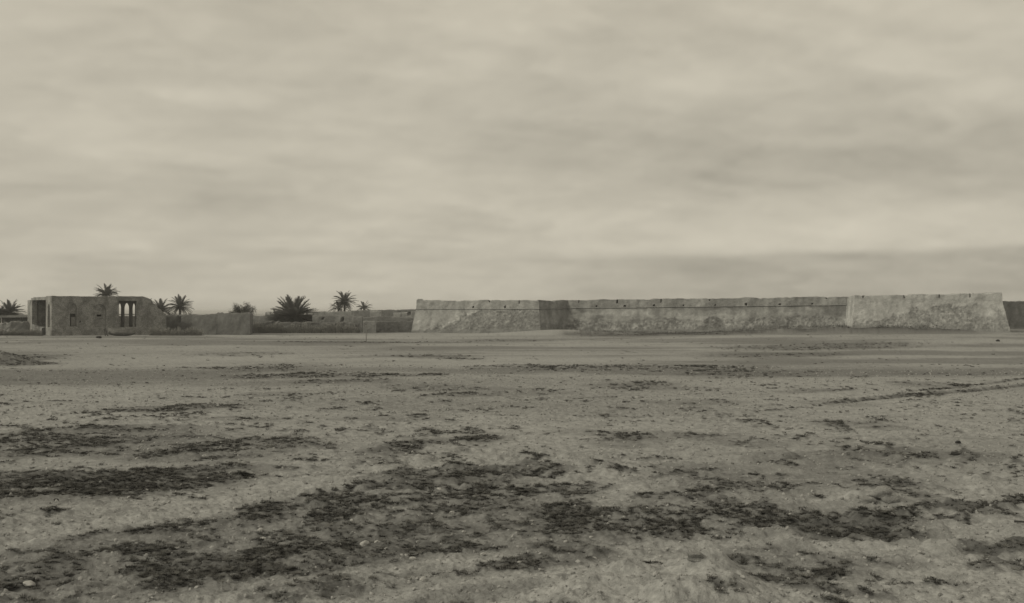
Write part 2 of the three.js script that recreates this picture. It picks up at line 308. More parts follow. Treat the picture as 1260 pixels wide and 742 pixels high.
// ---------------------------------------------------------------- the fort
{
  const fort = group('mud_brick_fort');
  const b = (x, z) => broad(x, z) - .25;
  // corners: x, z, top, base, height of the string course
  const P = [
    [-13.5, -146, 4.48, 0], [3.75, -143.6, 4.40, 0], [7.6, -147.2, 4.50, 0], [40.9, -134.8, 4.78, 0], [40.9, -132, 4.90, 0], [58.2, -128.1, 5.16, 0],
    [60.5, -149, 4.5, 0], [82, -165, 4.4, 0], [74, -200, 4.4, 0], [-4, -208, 4.4, 0], [-12.5, -172, 4.4, 0],
  ];
  for (const p of P) p[3] = b(p[0], p[1]);
  const ledge = [3.36, 3.38, 3.46, 3.82, 3.95, 4.2, 3.4, 3.4, 3.4, 3.4, 3.4];
  const m = mitres(P, true), n = P.length;
  const bat = [.21, .2, .13, .08, .1, .17, .1, .1, .1, .1, .16];
  const outer = (i, s, t, y, base) => lerp(bat[i], bat[(i + 1) % n], t) * Math.max(0, y - base);
  const chip = (p, k) => n3(p[0] / k + 5, p[1] / k, p[2] / k);
  const F3 = q => { const a = chip(q, .8) - .5, b = chip([q[2], q[0], q[1]], .8) - .5, p = [q[0] + 1.3 * a, q[1] + .9 * b, q[2] + 1.3 * b]; return .42 * chip(p, 1.7) + .3 * chip(p, .7) + .28 * chip(p, .26); };
  const kinds = ['bastion', 'bastion_flank', 'curtain', 'tower_flank', 'tower', 'tower_side', 'rear', 'rear', 'rear', 'rear', 'bastion_side'];
  // positions along each run of drain holes (above the course) and loophole slits (in the parapet), from photo columns
  const along = (px, i) => { const A = P[i], B = P[(i + 1) % n], L = Math.hypot(B[0] - A[0], B[1] - A[1]), k = (px - CX) / F; return L * (A[0] + k * A[1]) / ((A[0] + k * A[1]) - (B[0] + k * B[1])); };
  const holes = { 0: [580, 621], 2: [735, 769, 805, 841, 879, 917, 958, 998], 4: [] }, slits = { 0: [601, 640], 2: [713, 760, 813, 872, 1015], 4: [1060, 1112, 1159, 1200] };
  const hs = {}, sl = {};
  for (const i in holes) hs[i] = holes[i].map(p => along(p, +i));
  for (const i in slits) sl[i] = slits[i].map(p => along(p, +i));
  function tone(i) {
    return (s, t, y, face, p, L) => {
      const base = lerp(P[i][3], P[(i + 1) % n][3], t) + .25, led = lerp(ledge[i], ledge[(i + 1) % n], t), top = lerp(P[i][2], P[(i + 1) % n][2], t);
      const v = (y - base) / (led - base), f = F3(p), g = chip(p, .22), g2 = chip(p, .11), k = kinds[i];
      const rain = n2(s * 2.2, y * .25, 500 + i) - .5;
      let c = .36, e = 0;                              // e: plaster gone
      if (k === 'bastion') {
        const line = (t - .12) * 2.4 + .08;             // plaster holds left of a ragged diagonal
        e = ss(.02, .10, line - v + (f - .5) * .55) * ss(.9, .86, v - (f - .5) * .4);
        e = Math.max(e, .7 * ss(.25, .05, v + (f - .5) * .5) * ss(.1, .2, t));
        c = lerp(.44, .325 - .03 * ss(.5, 1, t) + .1 * (f - .5), e);
        const rim = Math.exp(-((((line - v + (f - .5) * .55) - .04) / .07) ** 2)) * ss(.95, .8, v);
        c += .24 * rim * ss(.25, .5, g) - .10 * Math.exp(-((((line - v + (f - .5) * .55) - .15) / .06) ** 2)) * ss(.95, .8, v) * ss(.4, .6, chip(p, .5));
      } else if (k === 'bastion_flank') { e = .5 * ss(.4, .2, v + (f - .5) * .6); c = .29 - .04 * e; }  // face turned away from the sun, its shade put into the colour
      else if (k === 'curtain') {
        const smear = fbm(s / 4.2, y / 1.6, 3, 611), pale = fbm(s / 3.1 + 8, y / 1.3, 3, 631);
        c = .345 - .10 * ss(.47, .56, smear) + .12 * ss(.5, .62, pale) - .06 * ss(.16, .06, t);
        e = ss(.52, .38, v + (f - .5) * .55); c = lerp(c, .31 + .14 * ss(.54, .66, f) - .07 * ss(.47, .34, f), e);
        if (v > 1) c = .32 + .07 * ss(.55, .62, fbm(s / 2.4, .5, 2, 641)) - .05 * ss(.14, .1, t);
      } else if (k === 'tower' || k === 'tower_flank') {
        const hold = Math.max(ss(.58, .74, v + .35 * ss(.45, .1, t) - .12 * ss(.35, .5, t) + (f - .5) * .7), Math.exp(-(((t - .88) / .075) ** 4 + ((v - .68) / .2) ** 4) * (.5 + f)));
        e = 1 - hold; c = lerp(.48, .355 + .10 * (f - .5), e);
        if (k === 'tower_flank') { c = .46; e = .15; }
        c += .07 * Math.exp(-(((hold - .5) / .25) ** 2)) * ss(.45, .7, g);
      } else if (k === 'rear' || k === 'tower_side') { c = .22; e = .3; }  // shade of the far right wall put into the colour of these faces
      c *= 1 + .22 * (f - .5) + (.14 + .42 * e) * (g - .5) + (.06 + .22 * e) * (g2 - .5) + .30 * rain * (1 - .5 * e);
      c *= 1 - .34 * e * ss(.6, .72, g); c += .10 * e * ss(.66, .74, chip(p, .27));              // sockets where brick has fallen out, their shade put into the colour
      if (v < .12) c = lerp(c, .30, ss(.12, .02, v + (f - .5) * .1));
      let push = e * (.05 + .015 * (g - .5) + .02 * (g2 - .5)) + .03 * e * ss(.7, .8, g);
      if (face === 1) {
        if (hs[i]?.some(q => Math.abs(s - q) < .05 + .05 * H(q * 10, 3, i) && y > led + .06 && y < led + .18 + .16 * H(q * 10, 5, i))) { push = .55; c = .2; }
        if (sl[i]?.some(q => Math.abs(s - q) < .045 && y > top - .22 - .3 * H(q * 10, 7, i))) { push = .5; c = .22; }
      }
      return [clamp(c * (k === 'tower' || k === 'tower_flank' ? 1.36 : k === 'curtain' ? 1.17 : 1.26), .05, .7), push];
    };
  }
  for (let i = 0; i < n; i++) {
    const A = P[i], B = P[(i + 1) % n], back = i >= 6 && i < 10, q = back ? 3 : 1, k = kinds[i], tn = tone(i), step = back ? .6 : .08;
    const LA = ledge[i], LB = ledge[(i + 1) % n], led = t => lerp(LA, LB, t);
    const wob = s => .14 * (n2(s / 2.6, i, 700) - .5) - .07 * ss(.62, .8, n2(s / .9, i, 703)) + .07 * (n2(s / .45, i, 701) - .5) + .05 * (n2(s / .17, i, 702) - .5) + (i === 0 ? .2 * ss(1.1, .6, s) * ss(-.1, .2, s) : 0);
    const off = (s, t, y, base) => outer(i, s, t, y, base);
    const rowsW = lin(0, 1, Math.round(46 / q)).map(w => (s, t, base) => { const y = lerp(base, led(t), w); return [off(s, t, y, base), y, 1]; });
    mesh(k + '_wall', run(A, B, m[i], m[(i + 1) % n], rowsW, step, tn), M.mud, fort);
    const proud = k.startsWith('tower') || back ? 0 : .06;
    const rowsP = [
      ...lin(0, 1, Math.round(18 / q)).map(w => (s, t, base, top) => { const y = lerp(led(t), top + wob(s), w); return [off(s, t, led(t), base) + .06 * w * (y - led(t)) - proud * .4, y, 1]; }),
      ...[.15, .35, .5].map(d => (s, t, base, top) => [off(s, t, led(t), base) + .04 + d, top + wob(s + d) + .02, 2]),
      (s, t, base, top) => [off(s, t, led(t), base) + .6, led(t) + .1, 2],
      (s, t, base, top) => [off(s, t, led(t), base) + 1.9, led(t), 2],
      (s, t, base, top) => [off(s, t, led(t), base) + 2.0, base, 2],
    ];
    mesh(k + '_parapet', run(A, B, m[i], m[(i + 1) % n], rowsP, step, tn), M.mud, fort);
    if (proud) {
      const yb = t => led(t) - .05;
      const rows = [[.12, -.06], [-.09, -.05], [-.11, .01], [-.07, .06], [.12, .07]].map(([d, dy]) => (s, t, base) => [off(s, t, led(t), base) + d, yb(t) + dy + .03 * (n2(s / .4, i, 720) - .5), 2]);
      mesh('string_course', run(A, B, m[i], m[(i + 1) % n], rows, .15, (s, t, y, f, p) => tn(s, t, led(t) + .3, 2, p)[0] * .98, { amp: .06 }), M.mud, fort);
    }
  }
  tag(fort, 'long low mud-brick fort with weathered plaster, battered walls and corner tower', 'fort');
}
console.log('fort done');

// ---------------------------------------------------------------- free-standing mud walls
function mudWall(name, label, P, o = {}) {
  const { thick = .5, tone: tone0 = .27, step = .16, group: gr, category = 'wall', amp = .09, holes = [], ragged = .12 } = o, tone = tone0 * 1.2;
  for (const p of P) if (p[3] === undefined) p[3] = Math.min(broad(p[0], p[1]), broad(p[0], p[1] - 1)) - .2;
  const m = mitres(P), parts = [];
  let run0 = 0;
  P.slice(0, -1).forEach((A, i) => {
    const B = P[i + 1], s0 = run0, L = Math.hypot(B[0] - A[0], B[1] - A[1]); run0 += L;
    const wob = s => ragged * (1.2 * (n2((s + s0) / 1.7, 3, 800) - .5) + .8 * (n2((s + s0) / .4, 4, 801) - .5));
    const nr = 12;
    const rows = [
      ...lin(0, 1, nr).map(w => (s, t, base, top) => [.04 * w, lerp(base, top + wob(s), w), 1]),
      (s, t, base, top) => [thick * .5, top + wob(s) + .03, 2],
      ...lin(1, 0, nr).map(w => (s, t, base, top) => [thick - .04 * w, lerp(base, top + wob(s), w), 3]),
    ];
    const g = run(A, B, m[i], m[i + 1], rows, step, (s, t, y, face, p) => {
      const f = .5 * n3(p[0] / 1.4, p[1] / 1.1, p[2] / 1.4) + .3 * n3(p[0] / .5, p[1] / .5, p[2] / .5) + .2 * n3(p[0] / .2, p[1] / .2, p[2] / .2);
      let c = tone * (1 + .55 * (f - .5) + .3 * (n3(p[0] / .17, p[1] / .17, p[2] / .17) - .5)), push = .05 * (f - .5);
      for (const [a, b, y0, y1] of holes) if (face === 1 && s + s0 > a && s + s0 < b && y > y0 && y < y1) { push = Math.min(thick * .8, .4); }
      return [c, push];
    }, { amp });
    parts.push(g);
    // ends
    for (const [e, col] of [[i === 0, 0], [i === P.length - 2, Math.max(2, Math.round(L / step))]]) if (e) {
      const nu = Math.max(2, Math.round(L / step)), pos = g.attributes.position, cl = g.attributes.color, at = r => r * (nu + 1) + col, N = rows.length - 1;
      const cap = grid(1, nr, (a, j) => { const q = at(a ? N - j : j); return [pos.getX(q), pos.getY(q), pos.getZ(q), cl.getX(q), a * thick / 5, pos.getY(q) / 5]; });
      parts.push(cap);
    }
  });
  const o2 = mesh(name, mergeGeometries(parts), M.mud);
  return tag(o2, label, category, gr);
}
const W = (px, D, py) => [X(px, D), -D, Y(py, D)];
mudWall('garden_wall', 'weathered mud wall running on from the ruined end of the pillared house', [W(196, 146, 388), W(216, 146, 387.5), W(242, 145.5, 388)], { tone: .18, holes: [[2.4, 2.9, 1.5, 2.3]] });
mudWall('compound_wall', 'plain mud compound wall with tall corner below the feathery bush', [W(236, 143, 387), W(266, 142, 387), W(267.5, 142, 385.4), W(308, 140, 385.2), W(311.5, 152, 386)], { tone: .175, thick: .6, ragged: .16 });
mudWall('low_wall', 'long low rough mud wall in front of the big bushy palm', [W(304, 153, 397.4), W(340, 154, 396.4), W(390, 154.5, 397), W(418, 155, 398), W(442, 155, 398.5)], { tone: .195, amp: .2, ragged: .3 });
mudWall('courtyard_wall', 'far mud wall showing between the feathery bush and the big palm', [W(308, 178, 388.4), W(346, 178, 388.6)], { tone: .21 });
mudWall('mud_hut', 'small pale mud block rising over the wall left of the big palm', [W(326, 181, 384.4), W(333, 180, 384.4), W(333.5, 183, 384.4)], { tone: .34, thick: .8, category: 'hut' });
mudWall('courtyard_wall', 'dark mud wall with small holes right behind the big bushy palm', [W(384, 169, 388.6), W(412, 169, 388.2), W(436, 168, 388.5)], { tone: .21, holes: [[4.6, 4.95, 1.5, 1.95], [1.5, 1.8, 1.7, 2.1]] });
mudWall('courtyard_wall', 'distant pale mud wall below the tall slender palm', [W(376, 208, 383.2), W(400, 208, 383.6), W(432, 208, 383)], { tone: .30 });
mudWall('wall_pier', 'tall square mud pier ending the low rough wall', [W(434, 160, 390), W(434.5, 157, 389.6), W(446, 157, 389.8), W(447, 160, 390)], { tone: .205, thick: .6, ragged: .06 });
mudWall('wall_pier', 'pale plastered mud block beside the thin upright post', [W(446.5, 155, 395.2), W(447, 153.4, 395), W(463, 153.4, 395.2), W(463.4, 156, 395.2)], { tone: .27, thick: .5, ragged: .06, amp: .07 });
mudWall('low_wall', 'dark straight mud wall ending against the sloping fort bastion', [W(463, 156.5, 395.6), W(490, 157, 395.4), W(514, 157.5, 395)], { tone: .20, ragged: .06 });
mudWall('town_wall', 'long distant dark wall on the skyline left of the fort', [W(428, 218, 382.2), W(455, 217, 381.8), W(480, 216, 381.4), W(518, 214, 381)], { tone: .19, ragged: .12 });
mudWall('mud_hut', 'pale square mud front below the small far palm', [W(455, 212, 382.2), W(469, 212, 382.2)], { tone: .33, thick: 2.5, category: 'hut', ragged: .05 });
mudWall('mud_hut', 'pale mud front with a dark window hole close left of the bastion', [W(484, 196, 385), W(495, 196, 384.2), W(514, 196, 383)], { tone: .31, thick: 2, category: 'hut', ragged: .05, holes: [[2.65, 3.1, 2.4, 2.95], [1.35, 1.6, 1.9, 2.4]] });
mudWall('low_wall', 'low dark far wall crossing before the pale mud fronts', [W(440, 185, 390.4), W(478, 185, 389.4), W(516, 185, 391.6)], { tone: .20, ragged: .1 });
mudWall('rubble_wall', 'broken grey rubble wall running up to the left of the pillared house', [W(-14, 141, 396.8), W(12, 141, 396.6), W(36, 142, 397.5), W(50, 139, 404)], { tone: .30, amp: .28, ragged: .3, thick: .7 });
{ // shed
  const g = group('lean_to_shed', X(12, 158), broad(X(12, 158), -158), -158), x0 = X(-8, 158) - X(12, 158), x1 = X(37, 158) - X(12, 158), top = Y(388, 158) - g.position.y;
  mesh('back_wall', bx(x0, x1, -.2, top - .1, -3, -2.6), M.mudflat, g);
  const roof = mesh('roof', bx(x0 - .2, x1 + .2, top - .32, top, -3.1, .2), M.mudflat, g); roof.rotation.z = .012;
  for (let i = 0; i < 5; i++) mesh('post', bar([lerp(x0, x1, i / 4), -.2, 0], [lerp(x0, x1, i / 4), top - .25, 0], .11), M.wood, g);
  tag(g, 'flat-roofed open mud shed with dark shade behind the rubble wall', 'shed');
}

// ---------------------------------------------------------------- the pillared house
function planarUV(g) { const p = g.attributes.position, n = g.attributes.normal, u = g.attributes.uv; for (let i = 0; i < p.count; i++) { const ax = Math.abs(n.getX(i)), ay = Math.abs(n.getY(i)); u.setXY(i, (ax > .6 ? p.getZ(i) : p.getX(i)) / 4.3, (ay > .6 ? p.getZ(i) : p.getY(i)) / 4.3); } return g; }
function archPath(x0, x1, y0, spring, crown) {        // pointed arch hole
  const h = new THREE.Path(), xm = (x0 + x1) / 2;
  h.moveTo(x0, y0); h.lineTo(x1, y0); h.lineTo(x1, spring);
  h.quadraticCurveTo(x1, lerp(spring, crown, .75), xm, crown); h.quadraticCurveTo(x0, lerp(spring, crown, .75), x0, spring); h.lineTo(x0, y0);
  return h;
}
const rectPath = (x0, x1, y0, y1) => { const h = new THREE.Path(); h.moveTo(x0, y0); h.lineTo(x1, y0); h.lineTo(x1, y1); h.lineTo(x0, y1); h.lineTo(x0, y0); return h; };
function slab(pts, holes, z0, z1) {                   // extruded wall from z0 back to z1
  const s = new THREE.Shape(pts.map(p => new THREE.Vector2(...p))); s.holes.push(...holes);
  const g = new THREE.ExtrudeGeometry(s, { depth: z0 - z1, bevelEnabled: true, bevelSize: .03, bevelThickness: .03, bevelSegments: 1, curveSegments: 8 }); g.translate(0, 0, z1);
  return planarUV(g);
}
{
  const phi = 38 * R, h = group('pillared_house', -56.5, 0, -134.8, phi);
  const gy = -.25;
  const topEdge = (x0, x1, y, n, s) => lin(x1, x0, n).map((x, i) => [x, y + .09 * (n2(x / 1.3, s, 900) - .5) + .05 * (n2(x / .35, s, 901) - .5)]);
  const ruin = [[14.3, gy], [14.3, 2.62], [13.85, 2.85], [13.6, 3.2], [13.2, 3.4], [12.95, 3.85], [12.55, 4.05], [12.35, 4.45], [11.95, 4.68], [11.4, 4.86]];
  const mudHouse = std({ color: new THREE.Color().setRGB(.39, .393, .385), map: patchT, bumpMap: mudB, bumpScale: .06 });
  mesh('front_wall', slab([[0, gy], ...ruin, ...topEdge(0, 11.2, 4.87, 40, 1)], [archPath(2.12, 3.02, 1.05, 3.4, 3.98), archPath(4.95, 6.6, .95, 3.2, 3.95), rectPath(8.16, 10.44, .95, 4.36)], -.03, -.2), mudHouse, h);
  mesh('front_wall', slab([[.2, gy], ...ruin.map(([x, y]) => [x - .12, y - .05]), [11.2, 4.78], [.2, 4.78]], [rectPath(2.2, 2.95, 1.12, 2.72), rectPath(5.45, 6.1, 2.3, 2.62), rectPath(8.19, 10.41, .98, 4.33)], -.23, -.5), mudHouse, h);
  // window: shutters set back in the first niche
  const w = mesh('window', bx(2.2, 2.95, 1.12, 2.72, -.56, -.5), M.wood, h);
  mesh('frame', bx(2.28, 2.36, 1.12, 2.66, -.5, -.44), M.wood, w); mesh('shutter', bx(2.42, 2.9, 1.2, 2.3, -.5, -.4), M.oldwood, w);
  mesh('niche_shelf', bx(5.3, 6.2, 2.2, 2.29, -.3, -.1), mudHouse, h);
  mesh('wall_socket', bx(3.3, 3.5, 1.62, 1.82, -.08, .03), M.wood, h);
  // left face: pier with arched niche, beam over an open porch, end pier
  const side = (g) => { g.applyMatrix4(new THREE.Matrix4().makeBasis(new THREE.Vector3(0, 0, 1), new THREE.Vector3(0, 1, 0), new THREE.Vector3(-1, 0, 0))); return planarUV(g); };
  const pale = std({ color: new THREE.Color().setRGB(.45, .455, .445), map: patchT, bumpMap: mudB, bumpScale: .06 });  // lit copy of the house mud, sunlight on the left face put into its colour
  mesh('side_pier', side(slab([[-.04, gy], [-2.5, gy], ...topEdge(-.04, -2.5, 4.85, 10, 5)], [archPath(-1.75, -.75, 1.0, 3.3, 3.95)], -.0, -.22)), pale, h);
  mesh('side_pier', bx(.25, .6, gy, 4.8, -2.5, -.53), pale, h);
  mesh('window', bx(.2, .25, 1.2, 2.7, -1.55, -.95), M.wood, h);
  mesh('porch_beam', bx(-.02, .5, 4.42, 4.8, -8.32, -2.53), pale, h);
  mesh('porch_wall', bx(4.2, 4.6, gy, 4.45, -8.3, -2.4), mudHouse, h);
  mesh('porch_wall', bx(.62, 4.2, gy, 4.45, -2.5, -2.1), mudHouse, h);
  mesh('porch_wall', bx(.62, 4.2, gy, 4.45, -8.7, -8.32), mudHouse, h);
  const door = mesh('door', bx(4.1, 4.2, gy, 2.5, -6.4, -5.0), M.wood, h);
  mesh('frame', bx(4.06, 4.12, gy, 2.62, -6.55, -6.4), M.oldwood, door);
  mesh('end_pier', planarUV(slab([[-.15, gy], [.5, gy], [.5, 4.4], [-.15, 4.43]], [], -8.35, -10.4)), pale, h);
  mesh('back_wall', bx(.5, 7.6, gy, 4.75, -10.4, -10), mudHouse, h);
  mesh('inner_wall', bx(7.2, 7.6, gy, 4.6, -10, -.52), mudHouse, h);
  mesh('roof', bx(.2, 7.62, 4.5, 4.72, -10.2, -.52), mudHouse, h);
  mesh('roof', bx(7.64, 11.9, 4.4, 4.7, -4.4, -.52), mudHouse, h);
  mesh('inner_wall', bx(7.62, 8.6, gy, 4.38, -4.4, -4.05), mudHouse, h);
  for (const x of [8.75, 10.1, 11.45]) mesh('roof_beam', bar([x, 4.3, -4.3], [x, 4.3, -.55], .09), M.wood, h);
  mesh('courtyard_wall', bx(7.7, 16.5, gy, 2.36, -10.2, -9.8), mudHouse, h);
  // screen of pointed arches on two wooden pillars
  const sc = mesh('arcade_screen', slab([[8.14, .93], [10.46, .93], [10.46, 4.3], [8.14, 4.3]], [archPath(8.2, 8.6, .99, 3.3, 4.1), archPath(8.95, 9.62, .99, 3.3, 4.12), archPath(9.99, 10.4, .99, 3.3, 4.1)], -.28, -.42), M.wood, h);
  for (const x of [8.775, 9.805]) mesh('pillar', bar([x, .95, -.24], [x, 3.5, -.24], .13, .12, 10), M.wood, sc);
  mesh('rail', bar([8.16, 2.62, -.35], [10.44, 2.62, -.35], .04), M.wood, sc);
  tag(h, 'mud house with two dark pillars in an open arched bay and ruined end', 'house');
}
{ // boat hauled up before the house
  const D = 133.5, bt = group('wooden_boat', X(150, D), broad(X(150, D), -D), -D, .06);
  const Lh = 1.62, prof = (u, v) => {                  // u -1..1 along, v 0..1 port rail to starboard rail
    const a = (v - .5) * Math.PI, wdt = .62 * Math.pow(1 - Math.pow(Math.abs(u), 2.6), .6) + .02, sheer = .78 + .2 * Math.pow(Math.abs(u), 2.4), keel = .08 + .32 * Math.pow(Math.abs(u), 4);
    return [u * Lh * (1 + .06 * Math.cos(a * 2) * 0), lerp(sheer, keel, Math.pow(Math.cos(a), .7)), Math.sin(a) * wdt];
  };
  const hullG = grid(28, 14, (i, j) => { const u = -1 + 2 * i / 28, v = j / 14, p = prof(u, v); return [p[0], p[1], p[2], 1, p[0] / 2, v]; });
  const hm = M.oldwood.clone(); hm.side = THREE.DoubleSide;
  mesh('hull', hullG, hm, bt);
  for (const v of [0, 1]) mesh('gunwale', new THREE.TubeGeometry(new THREE.CatmullRomCurve3(lin(-1, 1, 16).map(u => new THREE.Vector3(...prof(u, v)))), 24, .035, 6), M.oldwood, bt);
  mesh('keel', new THREE.TubeGeometry(new THREE.CatmullRomCurve3(lin(-1, 1, 12).map(u => { const p = prof(u, .5); return new THREE.Vector3(p[0], p[1] - .03, 0); })), 20, .05, 6), M.wood, bt);
  for (const u of [-.45, .1, .5]) { const p = prof(u, 0); mesh('thwart', bx(p[0] - .12, p[0] + .12, .48, .52, p[2] + .04, -p[2] - .04), M.wood, bt); }
  tag(bt, 'small wooden boat drawn up before the pillared opening', 'boat');
  const lean = [[129.5, 404.2, 134.5, 414], [128.2, 405, 131.5, 413.8]];
  for (const [x0, y0, x1, y1] of lean) { const d = 133; tag(mesh('leaning_pole', bar([X(x0, d), Y(y0, d), -d], [X(x1, d), -.05, -d + .4], .07, .055), M.wood), (x0 > 129 ? 'longer' : 'shorter') + ' dark slanting pole leaning beside the small boat', 'pole'); }
}
{ // upright post on the plain
  const D = 106, p = group('wooden_post', X(450.5, D), broad(X(450.5, D), -D), -D);
  mesh('shaft', bar([0, -.3, 0], [.03, Y(396, D) - p.position.y, 0], .042, .03, 8), M.oldwood, p);
  mesh('cross_piece', bar([-.1, Y(399, D) - p.position.y, .04], [.16, Y(398.6, D) - p.position.y, .04], .025), M.wood, p);
  tag(p, 'thin upright wooden post standing alone on the open plain', 'post');
}

// ---------------------------------------------------------------- palms
function frondGeo(L, droop, width, sd) {
  let s = sd * 7919 + 17; const rr = () => { s = (Math.imul(s, 1664525) + 1013904223) >>> 0; return s / 4294967296; };
  const at = t => [L * t * (1 - .12 * droop * t), -L * droop * t * t * .62 + .06 * L * t, 0], pos = [], n = 46;
  const tri = (a, b, c) => pos.push(...a, ...b, ...c);
  for (let i = 0; i < 8; i++) { const a = at(i / 8), b = at((i + 1) / 8), w = .014 * (1 - i / 9); tri([a[0], a[1], -w], [a[0], a[1], w], [b[0], b[1], 0]); tri([a[0], a[1] + w, 0], [a[0], a[1] - w, 0], [b[0], b[1], 0]); }
  for (let i = 0; i < n; i++) for (const sg of [-1, 1]) {
    const t = .14 + .86 * (i + rr() * .6) / n, p = at(t), l = width * L * 1.1 * (.55 + .75 * Math.sin(Math.PI * Math.min(1, t * .9 + .12))) * (.8 + .4 * rr()) * (t > .85 ? .8 : 1), sw = .78 - .2 * t + .3 * rr(), up = .28 + .2 * rr();
    const e = [p[0] + l * Math.cos(sw) * .9, p[1] + l * up * .5 - .1 * l, sg * l * Math.sin(sw) * .8 * (1.15 - .3 * t)], w = .02;
    tri([p[0] - w, p[1], p[2]], [p[0] + w, p[1] + .01, p[2]], e);
  }
  const g = new THREE.BufferGeometry(); g.setAttribute('position', new THREE.Float32BufferAttribute(pos, 3)); g.setAttribute('uv', new THREE.Float32BufferAttribute(new Float32Array(pos.length / 3 * 2), 2)); g.computeVertexNormals(); return g;
}
const fronds = [frondGeo(1, .32, .16, 1), frondGeo(1, .6, .16, 2), frondGeo(1, .9, .15, 3), frondGeo(1, .45, .18, 4)];
for (const f of fronds) f.scale(1, 1, 1);
function palm(label, px, D, crownPy, len, count, o = {}) {
  const x = X(px, D), by = broad(x, -D), top = Y(crownPy, D), h = Math.max(.25, top - by), { loE = -25, hiE = 78, lean = 0, r0 = .24 } = o;
  const p = group('date_palm', x, by, -D);
  const tg = new THREE.CylinderGeometry(r0 * .8, r0, h + .3, 9, Math.max(3, Math.round(h * 5))), tp = tg.attributes.position;
  for (let i = 0; i < tp.count; i++) { const y = tp.getY(i) + (h + .3) / 2, k = 1 + .16 * (Math.round(y * 5) % 2) + .1 * (H(i, 3, 9) - .5); tp.setXYZ(i, tp.getX(i) * k + lean * y / h, y - .3, tp.getZ(i) * k); }
  tg.computeVertexNormals(); mesh('trunk', tg, M.bark, p);
  const heart = new THREE.IcosahedronGeometry(r0 * 1.5, 1); heart.scale(1, 1.2, 1);
  const c = mesh('crown', heart, M.frond, p); c.position.set(lean, h, 0);
  for (let i = 0; i < count; i++) {
    const u = (i + .5) / count, el = Math.asin(lerp(Math.sin(hiE * R), Math.sin(loE * R), u)) / R + (rnd() - .5) * 12, f = mesh('frond', fronds[el > 50 ? (i % 2 ? 0 : 3) : el > 15 ? 1 : (i % 2 ? 2 : 1)], M.frond, c);
    const l = len * (.88 + .22 * rnd()) * (el < -5 ? .85 : 1); f.scale.set(l, l, l);
    f.rotation.set((rnd() - .5) * .8, i * 2.39996 + (rnd() - .5) * .5, el * R, 'YZX');
  }
  return tag(p, label, 'palm tree');
}
palm('date palm crown rising above the flat roof of the pillared house', 131, 250, 363.5, 3.1, 54, { loE: -12 });
palm('small palm showing just above the ruined end of the house', 181, 235, 376, 1.9, 24, { loE: 5 });
palm('shorter date palm half hidden behind the ruined house end', 198, 222, 382, 2.8, 50, { loE: -15 });
palm('date palm with dark trunk and round crown above the garden wall', 221.5, 228, 378, 2.9, 62, { loE: -38 });
palm('big bushy date palm with fronds rising from the ground', 361, 172, 393, 4.1, 96, { loE: -2, r0: .4 });
palm('low young palm crouching at the left foot of the big bushy palm', 342, 173, 396, 2.3, 40, { loE: 4, r0: .3 });
palm('low young palm crouching at the right foot of the big bushy palm', 381, 174, 397, 1.9, 36, { loE: 4, r0: .3 });
palm('tall slender date palm with clear trunk and full rounded crown', 424, 230, 372, 2.8, 62, { loE: -42, r0: .2 });
palm('small drooping palm leaning close against the tall slender palm', 416.5, 232, 379.5, 2.3, 26, { loE: -20, r0: .2 });
palm('small far palm standing right of the tall slender palm', 448, 250, 380, 2.3, 22, { loE: -5, r0: .2 });
palm('spreading palm above the open mud shed', 12, 205, 386, 2.9, 60, { loE: -8, r0: .3 });
palm('low palm beside the spreading one over the open mud shed', -1, 206, 387, 2.2, 40, { loE: -5, r0: .3 });

// ---------------------------------------------------------------- bushes
function leafCloud(n, place, size) {
  const pos = [];
  for (let i = 0; i < n; i++) {
    const c = place(i), a = rnd() * 6.283, b = (rnd() - .3) * 1.6, l = size * (.6 + .8 * rnd()), w = l * .22, dx = Math.cos(a) * Math.cos(b), dy = Math.sin(b), dz = Math.sin(a) * Math.cos(b);
    pos.push(c[0] - dz * w, c[1], c[2] + dx * w, c[0] + dz * w, c[1], c[2] - dx * w, c[0] + dx * l, c[1] + dy * l, c[2] + dz * l);
  }
  const g = new THREE.BufferGeometry(); g.setAttribute('position', new THREE.Float32BufferAttribute(pos, 3)); g.setAttribute('uv', new THREE.Float32BufferAttribute(new Float32Array(pos.length / 3 * 2), 2)); g.computeVertexNormals(); return g;
}
function tree(name, label, px, D, topPy, width, o = {}) {
  const x = X(px, D), by = broad(x, -D), h = Y(topPy, D) - by, t = group(name, x, by, -D), limbs = [], tips = [];
  const stems = o.stems ?? 9, sd = o.spread ?? .42;
  for (let i = 0; i < stems; i++) {
    const a = i / stems * 6.283 + rnd(), sp = width / 2 * (.25 + .75 * rnd()), hh = h * (1 - .45 * sp / (width / 2)) * (.8 + .25 * rnd());
    const P = [[0, 0, 0], [Math.cos(a) * sp * .3, hh * .4, Math.sin(a) * sp * .3], [Math.cos(a) * sp * .7, hh * .75, Math.sin(a) * sp * .7], [Math.cos(a) * sp, hh, Math.sin(a) * sp]];
    for (let k = 0; k < 3; k++) limbs.push(bar(P[k], P[k + 1], .09 - .025 * k, .065 - .025 * k, 5));
    for (let k = 0; k < 16; k++) { const u = .35 + .65 * rnd(), q = Math.min(2, Math.floor(u * 3)), f = u * 3 - q; tips.push(P[q].map((v, m) => lerp(v, P[q + 1][m], f))); }
  }
  mesh('trunk', mergeGeometries(limbs), M.bark, t);
  mesh('crown', leafCloud(o.n ?? 2600, () => { const c = tips[Math.floor(rnd() * tips.length)]; return [c[0] + (rnd() + rnd() - 1) * sd, c[1] + (rnd() + rnd() - 1) * sd, c[2] + (rnd() + rnd() - 1) * sd]; }, .26), o.mat ?? M.leaf, t);
  return tag(t, label, 'bush');
}
tree('tamarisk_bush', 'feathery open tamarisk bush behind the tall wall corner', 298, 180, 368.5, 5.4, { n: 15000, stems: 24, spread: .7, mat: M.paleleaf });
